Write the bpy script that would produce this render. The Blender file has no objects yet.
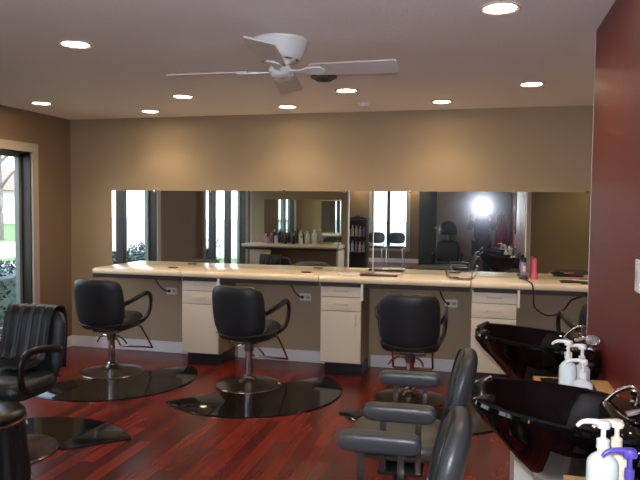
import bpy, bmesh, math, random
from mathutils import Vector, Matrix
R = math.radians
S = bpy.context.scene
C = S.collection

# ---------------------------------------------------------------- camera
cam_d = bpy.data.cameras.new('camera'); cam = bpy.data.objects.new('camera', cam_d); C.objects.link(cam)
cam_d.sensor_width = 36; cam_d.lens = 36 * 645 / 640; cam_d.clip_start = 0.02; cam_d.clip_end = 300
f_ = 645.0
Yw = Vector((162, 31, f_)).normalized(); Xw = Vector((2577, -57, -f_)); Xw = (Xw - Xw.dot(Yw) * Yw).normalized(); Zw = -Xw.cross(Yw)
# columns: camera right / up / back in world axes
right = Vector((Xw[0], Yw[0], Zw[0])); up = Vector((Xw[1], Yw[1], Zw[1])); fwd = Vector((Xw[2], Yw[2], Zw[2]))
M3 = Matrix((right, up, -fwd)).transposed()
cam.matrix_world = Matrix.Translation((0, 0, 1.527)) @ M3.to_4x4()
S.camera = cam

# ---------------------------------------------------------------- view, world, sun, flash
S.view_settings.view_transform = 'Standard'; S.view_settings.look = 'None'
S.view_settings.gamma = 1; S.view_settings.use_curve_mapping = False
S.view_settings.exposure = 1.02
w = bpy.data.worlds.new('sky'); S.world = w; w.use_nodes = True
nt = w.node_tree; bg = nt.nodes['Background']
tc = nt.nodes.new('ShaderNodeTexCoord'); sp = nt.nodes.new('ShaderNodeSeparateXYZ'); cr = nt.nodes.new('ShaderNodeValToRGB')
nt.links.new(tc.outputs['Generated'], sp.inputs[0]); nt.links.new(sp.outputs['Z'], cr.inputs[0]); nt.links.new(cr.outputs[0], bg.inputs[0])
cr.color_ramp.elements[0].color = (0.95, 0.97, 1.0, 1); cr.color_ramp.elements[1].color = (0.45, 0.65, 1.0, 1)
bg.inputs[1].default_value = 2.7
sun_d = bpy.data.lights.new('sun', 'SUN'); sun_d.energy = 1.3; sun_d.angle = R(0.6); sun_d.color = (1, 0.95, 0.86)
sun = bpy.data.objects.new('sun', sun_d); C.objects.link(sun); sun.rotation_euler = (R(20), R(38), 0)
fl_d = bpy.data.lights.new('flash_light', 'AREA'); fl_d.shape = 'RECTANGLE'; fl_d.size = 0.05; fl_d.size_y = 0.03
fl_d.energy = 26; fl_d.color = (0.84, 0.90, 1.0); fl_d.spread = R(165)
fl = bpy.data.objects.new('flash_light', fl_d); C.objects.link(fl)
fl.matrix_world = Matrix.Translation(Vector((0, 0.004, 1.572))) @ M3.to_4x4()
S.cycles.max_bounces = 12; S.cycles.glossy_bounces = 8; S.cycles.transparent_max_bounces = 16
S.cycles.sample_clamp_indirect = 6.0
CAN_POWER = 11.5

# ---------------------------------------------------------------- materials
def lin(c):
    return tuple(((v / 255) / 12.92 if v / 255 <= 0.04045 else ((v / 255 + 0.055) / 1.055) ** 2.4) for v in c)
def mat(name, rgb, rough=0.5, metal=0.0, bump=0.0, scale=60, var=0.0, coat=0.0, spec=None, trans=0.0, ior=None, emit=None, estr=0, detail=3, vscale=None, alpha=None):
    m = bpy.data.materials.new(name); m.use_nodes = True
    nt = m.node_tree; b = nt.nodes['Principled BSDF']
    col = lin(rgb)
    b.inputs['Base Color'].default_value = (*col, 1)
    b.inputs['Roughness'].default_value = rough; b.inputs['Metallic'].default_value = metal
    b.inputs['Coat Weight'].default_value = coat; b.inputs['Coat Roughness'].default_value = 0.05
    if spec is not None: b.inputs['Specular IOR Level'].default_value = spec
    if ior: b.inputs['IOR'].default_value = ior
    b.inputs['Transmission Weight'].default_value = trans
    if emit: b.inputs['Emission Color'].default_value = (*lin(emit), 1); b.inputs['Emission Strength'].default_value = estr
    tc = nt.nodes.new('ShaderNodeTexCoord')
    nz = nt.nodes.new('ShaderNodeTexNoise'); nz.inputs['Scale'].default_value = vscale or scale; nz.inputs['Detail'].default_value = detail
    nt.links.new(tc.outputs['Object'], nz.inputs['Vector'])
    mx = nt.nodes.new('ShaderNodeMix'); mx.data_type = 'RGBA'
    k = max(var, 0.02)
    mx.inputs[6].default_value = (*[c * (1 - k) for c in col], 1); mx.inputs[7].default_value = (*[min(1, c * (1 + k)) for c in col], 1)
    nt.links.new(nz.outputs['Fac'], mx.inputs[0]); nt.links.new(mx.outputs[2], b.inputs['Base Color'])
    if bump:
        n2 = nt.nodes.new('ShaderNodeTexNoise'); n2.inputs['Scale'].default_value = scale; n2.inputs['Detail'].default_value = detail
        nt.links.new(tc.outputs['Object'], n2.inputs['Vector'])
        bp = nt.nodes.new('ShaderNodeBump'); bp.inputs['Strength'].default_value = bump; bp.inputs['Distance'].default_value = 0.01
        nt.links.new(n2.outputs['Fac'], bp.inputs['Height']); nt.links.new(bp.outputs[0], b.inputs['Normal'])
    return m

M = {}
M['wall'] = mat('taupe wall paint', (166, 147, 120), 0.75, bump=0.15, scale=90)
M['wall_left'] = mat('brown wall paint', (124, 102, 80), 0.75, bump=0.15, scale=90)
M['gray_wall'] = mat('grey taupe paint', (150, 138, 130), 0.7, bump=0.1, scale=90)
M['red_wall'] = mat('oxblood wall paint', (106, 30, 28), 0.42, bump=0.35, scale=130)
M['endcap'] = mat('pale corner paint', (205, 190, 200), 0.4)
M['ceiling'] = mat('ceiling paint', (243, 233, 230), 0.85, bump=0.5, scale=120)
M['white_trim'] = mat('white trim paint', (226, 225, 228), 0.45)
M['win_trim'] = mat('off white window trim', (170, 160, 148), 0.5)
M['alu_dark'] = mat('dark bronze frame', (48, 40, 38), 0.4, metal=0.4)
M['alu_daylit'] = mat('daylit grey green frame', (112, 122, 117), 0.45)  # pale green puts the daylight on the frame into its colour
M['counter'] = mat('cream laminate', (226, 210, 186), 0.24, var=0.04, vscale=300, coat=0.25)
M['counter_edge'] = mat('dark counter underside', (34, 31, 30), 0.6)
M['cabinet'] = mat('almond laminate', (220, 209, 190), 0.42)
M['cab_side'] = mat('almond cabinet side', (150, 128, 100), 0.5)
M['kick'] = mat('black toe kick', (20, 20, 22), 0.4)
M['nickel'] = mat('brushed nickel', (222, 218, 208), 0.38, metal=1)
M['chrome'] = mat('chrome', (215, 215, 218), 0.08, metal=1)
M['chrome_base'] = mat('worn chrome base', (120, 112, 106), 0.2, metal=0.9)
M['vinyl'] = mat('charcoal vinyl', (33, 38, 41), 0.42, bump=0.12, scale=220)
M['vinyl_gray'] = mat('grey vinyl', (56, 57, 60), 0.34, bump=0.12, scale=220)
M['vinyl_brown'] = mat('grey brown vinyl', (66, 61, 54), 0.36, bump=0.12, scale=220)
M['black_plastic'] = mat('black plastic', (18, 18, 19), 0.3)
M['piping'] = mat('dark piping', (28, 30, 32), 0.35)
M['gloss_black'] = mat('glazed black ceramic', (4, 4, 5), 0.045, coat=0.0, spec=0.42)
M['mat'] = mat('black vinyl mat', (24, 23, 22), 0.09, spec=0.3, bump=0.02, scale=25, var=0.1)
M['cape'] = mat('black nylon cape', (20, 21, 25), 0.45, bump=0.2, scale=60)
M['white_plastic'] = mat('white plastic', (225, 222, 218), 0.3)
M['fan_white'] = mat('white fan enamel', (228, 230, 228), 0.3)
M['blade'] = mat('pale fan blade', (205, 198, 194), 0.4)
M['tan'] = mat('tan laminate', (208, 168, 112), 0.35)
M['white_panel'] = mat('white laminate', (215, 210, 200), 0.4)
M['glass_knob'] = mat('clear acrylic knob', (235, 235, 240), 0.05, trans=0.8, ior=1.45)
M['can_glow'] = mat('lamp lens', (255, 240, 220), 0.5, emit=(255, 226, 186), estr=24)
M['can_trim'] = mat('white lamp trim', (220, 205, 190), 0.4)
M['cord'] = mat('black rubber cord', (22, 21, 20), 0.5)
M['maroon'] = mat('maroon cover', (74, 18, 24), 0.3)
M['paper'] = mat('white paper', (235, 225, 220), 0.3)
M['pink'] = mat('pink plastic', (222, 96, 122), 0.35)
M['magenta'] = mat('magenta cloth', (170, 20, 98), 0.7, bump=0.3, scale=40)
M['purple'] = mat('violet plastic', (86, 74, 170), 0.3)
M['lilac'] = mat('lilac plastic', (150, 130, 170), 0.35)
M['slate'] = mat('slate plastic', (68, 66, 82), 0.3)
M['bottle_green'] = mat('sea green bottle', (214, 224, 219), 0.25, coat=0.3)
M['bottle_clear'] = mat('milky clear bottle', (205, 208, 210), 0.2, coat=0.3)
M['bottle_cream'] = mat('cream bottle', (228, 218, 196), 0.3)
M['brown_label'] = mat('brown label', (96, 44, 36), 0.5)
M['wood_dark'] = mat('dark walnut wood', (46, 28, 20), 0.4, var=0.3, vscale=8)
M['door_blue'] = mat('dark blue grey door', (44, 54, 62), 0.5)
M['frame_gray'] = mat('grey steel', (95, 98, 100), 0.4, metal=0.5)
M['skin'] = mat('skin', (206, 150, 120), 0.5)
M['hair'] = mat('dark brown hair', (40, 26, 18), 0.6, bump=0.4, scale=80)
M['shirt'] = mat('black shirt', (24, 28, 34), 0.7, bump=0.2, scale=50)
M['trousers'] = mat('dark denim', (30, 36, 50), 0.8)
M['grass'] = mat('lawn grass', (98, 122, 66), 0.9, bump=0.6, scale=8, var=0.2, vscale=0.6)
M['asphalt'] = mat('pale concrete', (190, 186, 184), 0.85, var=0.08, vscale=2)
M['siding'] = mat('white siding', (225, 222, 216), 0.8)
M['roof'] = mat('brown shingles', (140, 116, 100), 0.85, var=0.2, vscale=6)
M['hedge'] = mat('blue green leaves', (44, 68, 60), 0.6, var=0.35, vscale=12)
M['bark'] = mat('grey bark', (110, 104, 98), 0.9, bump=0.6, scale=12)

# mirror: silver with a faint rough lobe added to spread a glow around the flash
m = bpy.data.materials.new('silvered mirror'); m.use_nodes = True; nt = m.node_tree; b = nt.nodes['Principled BSDF']
b.inputs['Base Color'].default_value = (0.76, 0.82, 0.76, 1); b.inputs['Metallic'].default_value = 1; b.inputs['Roughness'].default_value = 0.0
g2 = nt.nodes.new('ShaderNodeBsdfAnisotropic'); g2.inputs['Color'].default_value = (0.8, 0.85, 0.95, 1); g2.inputs['Roughness'].default_value = 0.13
mx = nt.nodes.new('ShaderNodeMixShader'); mx.inputs[0].default_value = 0.026
out = nt.nodes['Material Output']
nt.links.new(b.outputs[0], mx.inputs[1]); nt.links.new(g2.outputs[0], mx.inputs[2]); nt.links.new(mx.outputs[0], out.inputs[0])
M['mirror'] = m
# window glass: clear pane with fresnel reflection
m = bpy.data.materials.new('window glass'); m.use_nodes = True; nt = m.node_tree; nt.nodes.remove(nt.nodes['Principled BSDF']); out = nt.nodes['Material Output']
tr = nt.nodes.new('ShaderNodeBsdfTransparent'); tr.inputs[0].default_value = (0.96, 0.97, 0.96, 1)
gl = nt.nodes.new('ShaderNodeBsdfGlossy'); gl.inputs['Roughness'].default_value = 0.02
mx = nt.nodes.new('ShaderNodeMixShader'); mx.inputs[0].default_value = 0.05; nt.links.new(tr.outputs[0], mx.inputs[1]); nt.links.new(gl.outputs[0], mx.inputs[2]); nt.links.new(mx.outputs[0], out.inputs[0])
M['glass'] = m
# floor: cherry planks running towards the mirror wall
m = bpy.data.materials.new('cherry laminate planks'); m.use_nodes = True; nt = m.node_tree; b = nt.nodes['Principled BSDF']; L = nt.links.new
tc = nt.nodes.new('ShaderNodeTexCoord'); mp = nt.nodes.new('ShaderNodeMapping'); mp.inputs['Rotation'].default_value = (0, 0, R(90))
L(tc.outputs['Object'], mp.inputs[0])
br = nt.nodes.new('ShaderNodeTexBrick'); br.inputs['Scale'].default_value = 1; br.inputs['Brick Width'].default_value = 0.62; br.inputs['Row Height'].default_value = 0.085
br.inputs['Mortar Size'].default_value = 0.0006; br.inputs['Mortar'].default_value = (0.015, 0.004, 0.003, 1); br.offset = 0.37; br.offset_frequency = 3; br.inputs['Bias'].default_value = 0
br.inputs['Color1'].default_value = (*lin((68, 20, 15)), 1); br.inputs['Color2'].default_value = (*lin((124, 40, 28)), 1)
L(mp.outputs[0], br.inputs['Vector'])
m2 = nt.nodes.new('ShaderNodeMapping'); m2.inputs['Scale'].default_value = (28, 1.6, 1); L(tc.outputs['Object'], m2.inputs[0])
nz = nt.nodes.new('ShaderNodeTexNoise'); nz.inputs['Scale'].default_value = 1.6; nz.inputs['Detail'].default_value = 5; L(m2.outputs[0], nz.inputs['Vector'])
cr = nt.nodes.new('ShaderNodeValToRGB'); cr.color_ramp.elements[0].position = 0.3; cr.color_ramp.elements[0].color = (0.72, 0.68, 0.66, 1); cr.color_ramp.elements[1].position = 0.72; cr.color_ramp.elements[1].color = (1.12, 1.1, 1.08, 1)
L(nz.outputs['Fac'], cr.inputs[0])
mm = nt.nodes.new('ShaderNodeMix'); mm.data_type = 'RGBA'; mm.blend_type = 'MULTIPLY'; mm.inputs[0].default_value = 1; L(br.outputs['Color'], mm.inputs[6]); L(cr.outputs[0], mm.inputs[7]); L(mm.outputs[2], b.inputs['Base Color'])
b.inputs['Roughness'].default_value = 0.27; b.inputs['Specular IOR Level'].default_value = 0.32
M['floor'] = m

# ---------------------------------------------------------------- mesh helpers
def BM(): return bmesh.new()
def box(bm, x0, x1, y0, y1, z0, z1, bev=0.0):
    r = bmesh.ops.create_cube(bm, size=1, matrix=Matrix.Translation(((x0 + x1) / 2, (y0 + y1) / 2, (z0 + z1) / 2)) @ Matrix.Diagonal((abs(x1 - x0), abs(y1 - y0), abs(z1 - z0), 1)))
    if bev:
        es = list({e for v in r['verts'] for e in v.link_edges})
        bmesh.ops.bevel(bm, geom=es, offset=bev, segments=3, affect='EDGES', profile=0.6)
    return bm
def loft(bm, rings, closed=True, cap=True):
    vs = [[bm.verts.new(p) for p in r] for r in rings]
    n = len(vs[0])
    for a, b_ in zip(vs, vs[1:]):
        for i in range(n if closed else n - 1):
            j = (i + 1) % n
            try: bm.faces.new((a[i], a[j], b_[j], b_[i]))
            except ValueError: pass
    if cap and closed:
        for r in (vs[0], vs[-1]):
            try: bm.faces.new(r)
            except ValueError: pass
    return bm
def lathe(bm, prof, n=32, at=(0, 0, 0), axis='Z', loop=False):
    rings = []
    for r, z in prof:
        ring = []
        for k in range(n):
            a = 2 * math.pi * k / n
            p = (r * math.cos(a), r * math.sin(a), z)
            if axis == 'Y': p = (p[0], p[2], p[1])
            if axis == 'X': p = (p[2], p[0], p[1])
            ring.append((p[0] + at[0], p[1] + at[1], p[2] + at[2]))
        rings.append(ring)
    if loop: return loft(bm, rings + [rings[0]], cap=False)
    return loft(bm, rings)
def smooth_path(pts, n=8):
    P = [Vector(p) for p in pts]; out = []
    Q = [P[0] * 2 - P[1]] + P + [P[-1] * 2 - P[-2]]
    for i in range(1, len(Q) - 2):
        for k in range(n):
            t = k / n
            a, b_, c, d = Q[i - 1], Q[i], Q[i + 1], Q[i + 2]
            out.append(0.5 * ((2 * b_) + (c - a) * t + (2 * a - 5 * b_ + 4 * c - d) * t * t + (-a + 3 * b_ - 3 * c + d) * t ** 3))
    out.append(P[-1]); return out
def tube(bm, pts, r, n=10, smooth=0, ry=None, upv=(0, 0, 1)):
    P = smooth_path(pts, smooth) if smooth else [Vector(p) for p in pts]
    rings = []; U = Vector(upv)
    for i, p in enumerate(P):
        t = (P[min(i + 1, len(P) - 1)] - P[max(i - 1, 0)]).normalized()
        s = t.cross(U)
        if s.length < 1e-3: s = t.cross(Vector((0.3, 1, 0.1)))
        s.normalize(); u = s.cross(t).normalized()
        if i and s.dot(last) < 0: s, u = -s, -u
        last = s
        rr = r(i / (len(P) - 1)) if callable(r) else r
        r2 = (ry(i / (len(P) - 1)) if callable(ry) else ry) if ry else rr
        rings.append([p + s * rr * math.cos(2 * math.pi * k / n) + u * r2 * math.sin(2 * math.pi * k / n) for k in range(n)])
    return loft(bm, rings)
def superout(a, b_, e=3.0):
    def f(t):
        c, s = math.cos(t), math.sin(t)
        return (a * math.copysign(abs(c) ** (2 / e), c), b_ * math.copysign(abs(s) ** (2 / e), s))
    return f
def pad(bm, outline, th, deform=lambda u, v, w: (u, v, w), nt=40, nr=8, p=4.0):
    """rounded cushion: outline in u,v; thickness th (both sides), edges rounded"""
    rings = []
    rs = [math.sin(0.5 * math.pi * (k + 0.6) / (nr + 0.6)) for k in range(nr)] + [1.0]
    for side in (1, -1):
        rr = rs if side == 1 else rs[:-1][::-1]
        for r in rr:
            h = th / 2 * side * (max(0.0, 1 - r ** p)) ** (1 / 2.2)
            rings.append([deform(*(lambda o: (o[0] * r, o[1] * r, h))(outline(2 * math.pi * k / nt))) for k in range(nt)])
    return loft(bm, rings)
def prism(bm, poly, z0, z1):
    return loft(bm, [[(x, y, z0) for x, y in poly], [(x, y, z1) for x, y in poly]])
def link(name, bm, m, parent=None, smooth=True, sub=0):
    me = bpy.data.meshes.new(name)
    bmesh.ops.recalc_face_normals(bm, faces=bm.faces)
    bm.to_mesh(me); bm.free()
    me.materials.append(M[m] if isinstance(m, str) else m)
    if smooth:
        me.shade_smooth()
        try: me.set_sharp_from_angle(angle=R(38))
        except Exception: pass
    o = bpy.data.objects.new(name, me); C.objects.link(o)
    if parent is not None: o.parent = parent
    if sub:
        s = o.modifiers.new('s', 'SUBSURF'); s.levels = sub; s.render_levels = sub
    return o
def tag(o, label, cat, group=None):
    o['label'] = label; o['category'] = cat
    if group: o['group'] = group
    return o
def thing(name, label, cat, loc=(0, 0, 0), rz=0, group=None):
    o = bpy.data.objects.new(name, None); C.objects.link(o); o.location = loc; o.rotation_euler = (0, 0, rz); o.empty_display_size = 0.1
    return tag(o, label, cat, group)
def struct(name, bm, m, parent=None, smooth=False):
    o = link(name, bm, m, parent, smooth)
    if parent is None: o['kind'] = 'structure'
    return o
def dup(root, loc, rz, label, group=None):
    r = root.copy(); C.objects.link(r); r.location = loc; r.rotation_euler = (0, 0, rz); r['label'] = label
    if group: r['group'] = group
    for ch in list(root.children):
        c = ch.copy(); C.objects.link(c); c.parent = r
        for g in list(ch.children):
            d = g.copy(); C.objects.link(d); d.parent = c
    return r

# ---------------------------------------------------------------- room shell
H = 2.44; XL = -4.30; YD = 6.10; YR = -5.90; XR = 2.60; RX = 0.545; RY = 3.58; NY = -0.95
bm = BM(); box(bm, XL - .15, XR + .1, YR - .15, YD + .1, -0.1, 0); struct('floor', bm, 'floor')
bm = BM(); box(bm, XL - .15, XR + .1, YR - .15, YD + .1, H, H + .12); struct('ceiling', bm, 'ceiling')
bm = BM(); box(bm, XL - .15, XR + .1, YD, YD + .1, 0, H); struct('wall_back', bm, 'wall')
WIN = [(4.20, 5.47, 0.30, 2.04), (0.78, 2.62, 0.30, 2.04), (-4.9, -.7, 0.30, 2.12)]
def wall_x_holes(name, x0, x1, ys, holes, m):
    bm = BM(); y = ys[0]
    for a, b_, z0, z1 in sorted(holes):
        box(bm, x0, x1, y, a, 0, H); box(bm, x0, x1, a, b_, 0, z0); box(bm, x0, x1, a, b_, z1, H); y = b_
    box(bm, x0, x1, y, ys[1], 0, H)
    bmesh.ops.remove_doubles(bm, verts=bm.verts, dist=1e-5)
    return struct(name, bm, m)
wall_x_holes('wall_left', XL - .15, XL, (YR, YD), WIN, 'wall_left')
RW = (-3.02, -2.02, 0.40, 2.12)
bm = BM()
box(bm, XL, RW[0], YR - .15, YR, 0, H); box(bm, RW[1], XR, YR - .15, YR, 0, H); box(bm, RW[0], RW[1], YR - .15, YR, 0, RW[2]); box(bm, RW[0], RW[1], YR - .15, YR, RW[3], H)
struct('wall_rear', bm, 'wall_left')
bm = BM(); box(bm, XR, XR + .1, YR, YD, 0, H); struct('wall_right', bm, 'wall')
bm = BM(); box(bm, RX, RX + .06, NY, RY - .004, 0, H); struct('wall_red', bm, 'red_wall')
bm = BM(); box(bm, RX - .002, RX + .062, RY - .004, RY, 0, H); struct('trim_1', bm, 'endcap')
bm = BM(); box(bm, RX + .06, XR, 2.80, 2.90, 0, H); struct('wall_side', bm, 'wall')
bm = BM(); box(bm, -.88, RX, NY - .1, NY, 0, H); box(bm, -.88, -.78, YR, NY - .1, 0, H); struct('wall_nook', bm, 'gray_wall')
# baseboards
bm = BM(); box(bm, XL, -2.73, YD - .018, YD, 0, .115, .004); struct('baseboard_back', bm, 'white_trim')
bm = BM(); box(bm, -2.37, -1.385, YD - .018, YD, 0, .115, .004); struct('baseboard_middle', bm, 'white_trim')
bm = BM(); box(bm, -1.01, -.095, YD - .018, YD, 0, .115, .004); struct('baseboard_centre', bm, 'white_trim')
bm = BM(); box(bm, .27, XR, YD - .018, YD, 0, .115, .004); struct('baseboard_right', bm, 'white_trim')
bm = BM(); box(bm, XL, XL + .018, YR, YD - .018, 0, .115, .004); struct('baseboard_left', bm, 'white_trim')
bm = BM(); box(bm, XL + .018, -1.69, YR, YR + .018, 0, .115, .004); struct('baseboard_rear', bm, 'white_trim')

def window_x(name, y0, y1, z0, z1, mull):
    e = bpy.data.objects.new(name, None); C.objects.link(e); e['kind'] = 'structure'
    t = .085
    bm = BM()
    for a in ((y0 - t, y0, z0 - t, z1 + t), (y1, y1 + t, z0 - t, z1 + t), (y0, y1, z1, z1 + t), (y0, y1, z0 - t, z0)):
        box(bm, XL, XL + .022, a[0], a[1], a[2], a[3])
    link('window_trim', bm, 'win_trim', e, False)
    bm = BM()
    for a in ((y0, y0 + .012, z0, z1), (y1 - .012, y1, z0, z1), (y0, y1, z1 - .012, z1), (y0, y1, z0, z0 + .012)): box(bm, XL - .10, XL, *a)
    link('window_jamb', bm, 'alu_dark', e, False)
    bm = BM()
    for a in ((y0, y0 + .05, z0, z1), (y1 - .05, y1, z0, z1), (y0, y1, z1 - .05, z1), (y0, y1, z0, z0 + .05)): box(bm, XL - .15, XL - .10, *a)
    link('window_frame', bm, 'alu_daylit', e, False)
    for q in mull:
        bm = BM(); box(bm, XL - .15, XL - .05, q - .035, q + .035, z0 + .05, z1 - .05); link('mullion', bm, 'alu_dark', e, False)
        bm = BM(); box(bm, XL - .145, XL - .06, q - .075, q - .036, z0 + .05, z1 - .05); link('mullion_lit_side', bm, 'alu_daylit', e, False)  # pale strip coloured as the daylit side of the mullion
    bm = BM(); box(bm, XL - .128, XL - .122, y0 + .04, y1 - .04, z0 + .04, z1 - .04); link('pane', bm, 'glass', e, False)
    p = bpy.data.lights.new(name + '_portal', 'AREA'); p.shape = 'RECTANGLE'; p.size = z1 - z0; p.size_y = y1 - y0; p.cycles.is_portal = True
    po = bpy.data.objects.new(name + '_portal', p); C.objects.link(po); po.location = (XL - .155, (y0 + y1) / 2, (z0 + z1) / 2); po.rotation_euler = (0, R(-90), 0)
window_x('window_1', *WIN[0], [4.93])
window_x('window_2', *WIN[1], [2.10, 1.42])
window_x('window_added', *WIN[2], [-3.5, -2.1])  # unseen window, added to bring more daylight onto the ceiling
# rear window
e = bpy.data.objects.new('window_3', None); C.objects.link(e); e['kind'] = 'structure'
x0, x1, z0, z1 = RW
bm = BM(); t = .08
for a in ((x0 - t, x0, z0 - t, z1 + t), (x1, x1 + t, z0 - t, z1 + t), (x0, x1, z1, z1 + t), (x0, x1, z0 - t, z0)): box(bm, a[0], a[1], YR, YR + .022, a[2], a[3])
link('window_trim', bm, 'win_trim', e, False)
bm = BM()
for a in ((x0, x0 + .04, z0, z1), (x1 - .04, x1, z0, z1), (x0, x1, z1 - .04, z1), (x0, x1, z0, z0 + .04)): box(bm, a[0], a[1], YR - .14, YR - .08, a[2], a[3])
link('window_frame', bm, 'alu_daylit', e, False)
bm = BM(); box(bm, -2.60, -2.51, YR - .14, YR - .04, z0, z1); link('mullion', bm, 'alu_dark', e, False)
bm = BM(); box(bm, x0 + .03, x1 - .03, YR - .118, YR - .112, z0 + .03, z1 - .03); link('pane', bm, 'glass', e, False)
p = bpy.data.lights.new('window_3_portal', 'AREA'); p.shape = 'RECTANGLE'; p.size = x1 - x0; p.size_y = z1 - z0; p.cycles.is_portal = True
po = bpy.data.objects.new('window_3_portal', p); C.objects.link(po); po.location = ((x0 + x1) / 2, YR - .16, (z0 + z1) / 2); po.rotation_euler = (R(90), 0, 0)
# rear door
e = bpy.data.objects.new('door_1', None); C.objects.link(e); e['kind'] = 'structure'
bm = BM(); box(bm, -1.62, -1.16, YR + .002, YR + .045, .005, 2.0, .004); link('door_panel', bm, 'door_blue', e)
bm = BM()
for a in ((-1.69, -1.62, 0, 2.07), (-1.16, -1.09, 0, 2.07), (-1.62, -1.16, 2.0, 2.07)): box(bm, a[0], a[1], YR, YR + .03, a[2], a[3])
link('door_frame', bm, 'door_blue', e, False)
bm = BM(); lathe(bm, [(.006, 0), (.008, .03), (.026, .04), (.028, .055), (.018, .07), (.002, .072)], 16, (-1.22, YR + .045, 1.0), 'Y'); link('door_handle', bm, 'nickel', e)

# partition carrying the second styling station (seen only in the mirror)
PY = 1.50
bm = BM(); box(bm, -3.92, -2.20, PY - .10, PY, 0, H); struct('wall_partition', bm, 'wall')
bm = BM(); box(bm, -2.20, -2.185, PY - .104, PY + .004, 0, H); struct('trim_2', bm, 'white_trim')
bm = BM(); box(bm, -3.935, -3.92, PY - .104, PY + .004, 0, H); struct('trim_3', bm, 'white_trim')

# ---------------------------------------------------------------- recessed lights
def can(x, y, label, power=CAN_POWER, size=1.0):
    t = thing('recessed_light', label, 'ceiling light', (x, y, H), 0, 'recessed ceiling lights')
    bm = BM(); lathe(bm, [(.072, 0), (.092, 0), (.092, -.006), (.084, -.010), (.072, -.006)], 36, loop=True); link('light_trim', bm, 'can_trim', t)
    bm = BM(); lathe(bm, [(.001, -.004), (.0715, -.004), (.0715, -.001), (.001, -.001)], 36); link('lamp_lens', bm, 'can_glow', t)
    d = bpy.data.lights.new('can_spot', 'SPOT'); d.energy = power; d.spot_size = R(128); d.spot_blend = 0.75; d.shadow_soft_size = 0.06; d.color = (1, .76, .50)
    o = bpy.data.objects.new('can_spot', d); C.objects.link(o); o.location = (x, y, H - .02)
cans = [(-2.25, 3.25, 'recessed ceiling light left of the fan, larger one in the left front'), (-3.85, 5.05, 'recessed ceiling light nearest the left brown wall'),
        (-2.43, 4.97, 'recessed ceiling light left of the fan, second from the mirror wall'), (-3.12, 5.68, 'leftmost recessed light of the row along the mirror wall'),
        (-1.73, 5.65, 'recessed light below the lowest fan blade, by the mirror wall'), (-1.04, 4.96, 'recessed light just past the tip of the right fan blade'),
        (-.35, 5.63, 'recessed light of the mirror wall row right of the fan'), (.33, 4.97, 'recessed light nearest the far corner of the red wall'),
        (.06, 3.08, 'largest recessed light, at the top edge beside the red wall')]
for c in cans: can(*c)
for c in [(-3.1, .9, 'recessed light over the window side behind the partition'), (-1.3, .7, 'recessed light in the middle of the salon behind the camera'),
          (-3.35, -5.68, 'recessed light over the rear wall left of the waiting chairs'), (-1.80, -5.68, 'recessed light over the rear wall beside the dark door'),
          (-2.6, -2.6, 'recessed light over the aisle to the waiting chairs'), (1.7, 4.9, 'recessed light over the station behind the red wall'),
          (1.55, 3.55, 'added recessed light brightening the side wall behind the red wall')]:  # last one is an extra lamp added to brighten the side wall
    can(*c, power=(32 if c[1] < -5 else CAN_POWER))

# ---------------------------------------------------------------- ceiling fan
fan = thing('ceiling_fan', 'white flush ceiling fan with four pale blades and a round hub', 'ceiling fan', (-1.095, 3.43, H))
bm = BM(); lathe(bm, [(.004, 0), (.150, 0), (.156, -.010), (.150, -.024), (.143, -.036), (.128, -.082), (.110, -.106), (.088, -.112), (.004, -.112)], 48); hs = link('motor_housing', bm, 'fan_white', fan)
for k in range(8):
    bm = BM(); a0 = 2 * math.pi * k / 8
    loft(bm, [[(r * math.cos(a0 + d), r * math.sin(a0 + d), z) for d in (-.22, -.07, .07, .22)] for r, z in ((.092, -.114), (.106, -.109))], closed=False); link('vent_slot', bm, 'kick', hs)
bm = BM(); lathe(bm, [(.004, -.112), (.070, -.112), (.064, -.122), (.050, -.130), (.048, -.136), (.060, -.146), (.064, -.162), (.052, -.188), (.03, -.200), (.004, -.203)], 40); link('hub', bm, 'fan_white', fan)
for k, ang in enumerate((-1, 89 + 13, 181, 271 + 10)):
    ang = (2, 101, 182, 279)[k]
    piv = bpy.data.objects.new('fan_arm', None)
    rot = Matrix.Rotation(R(ang), 4, 'Z'); pit = Matrix.Rotation(R(-14), 4, 'X')
    bm = BM(); T = Matrix.Translation((0, 0, -.162))
    poly = [(.175, -.056), (.20, -.064), (.635, -.075), (.642, -.072), (.645, -.066), (.645, .066), (.642, .072), (.635, .075), (.20, .064), (.175, .056)]
    prism(bm, poly, -.004, .004); bmesh.ops.transform(bm, matrix=rot @ T @ pit, verts=bm.verts); bl = link('blade', bm, 'blade', fan)
    bm = BM()
    prism(bm, [(.055, -.018), (.12, -.012), (.15, -.03), (.19, -.042), (.235, -.036), (.255, 0), (.235, .036), (.19, .042), (.15, .03), (.12, .012), (.055, .018)], -.012, -.0045)
    bmesh.ops.transform(bm, matrix=rot @ T @ pit, verts=bm.verts); link('blade_bracket', bm, 'fan_white', bl)
bm = BM(); tube(bm, [(.03, -.02, -.199), (.031, -.02, -.30)], .0016, 6); link('pull_chain', bm, 'nickel', fan)
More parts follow.
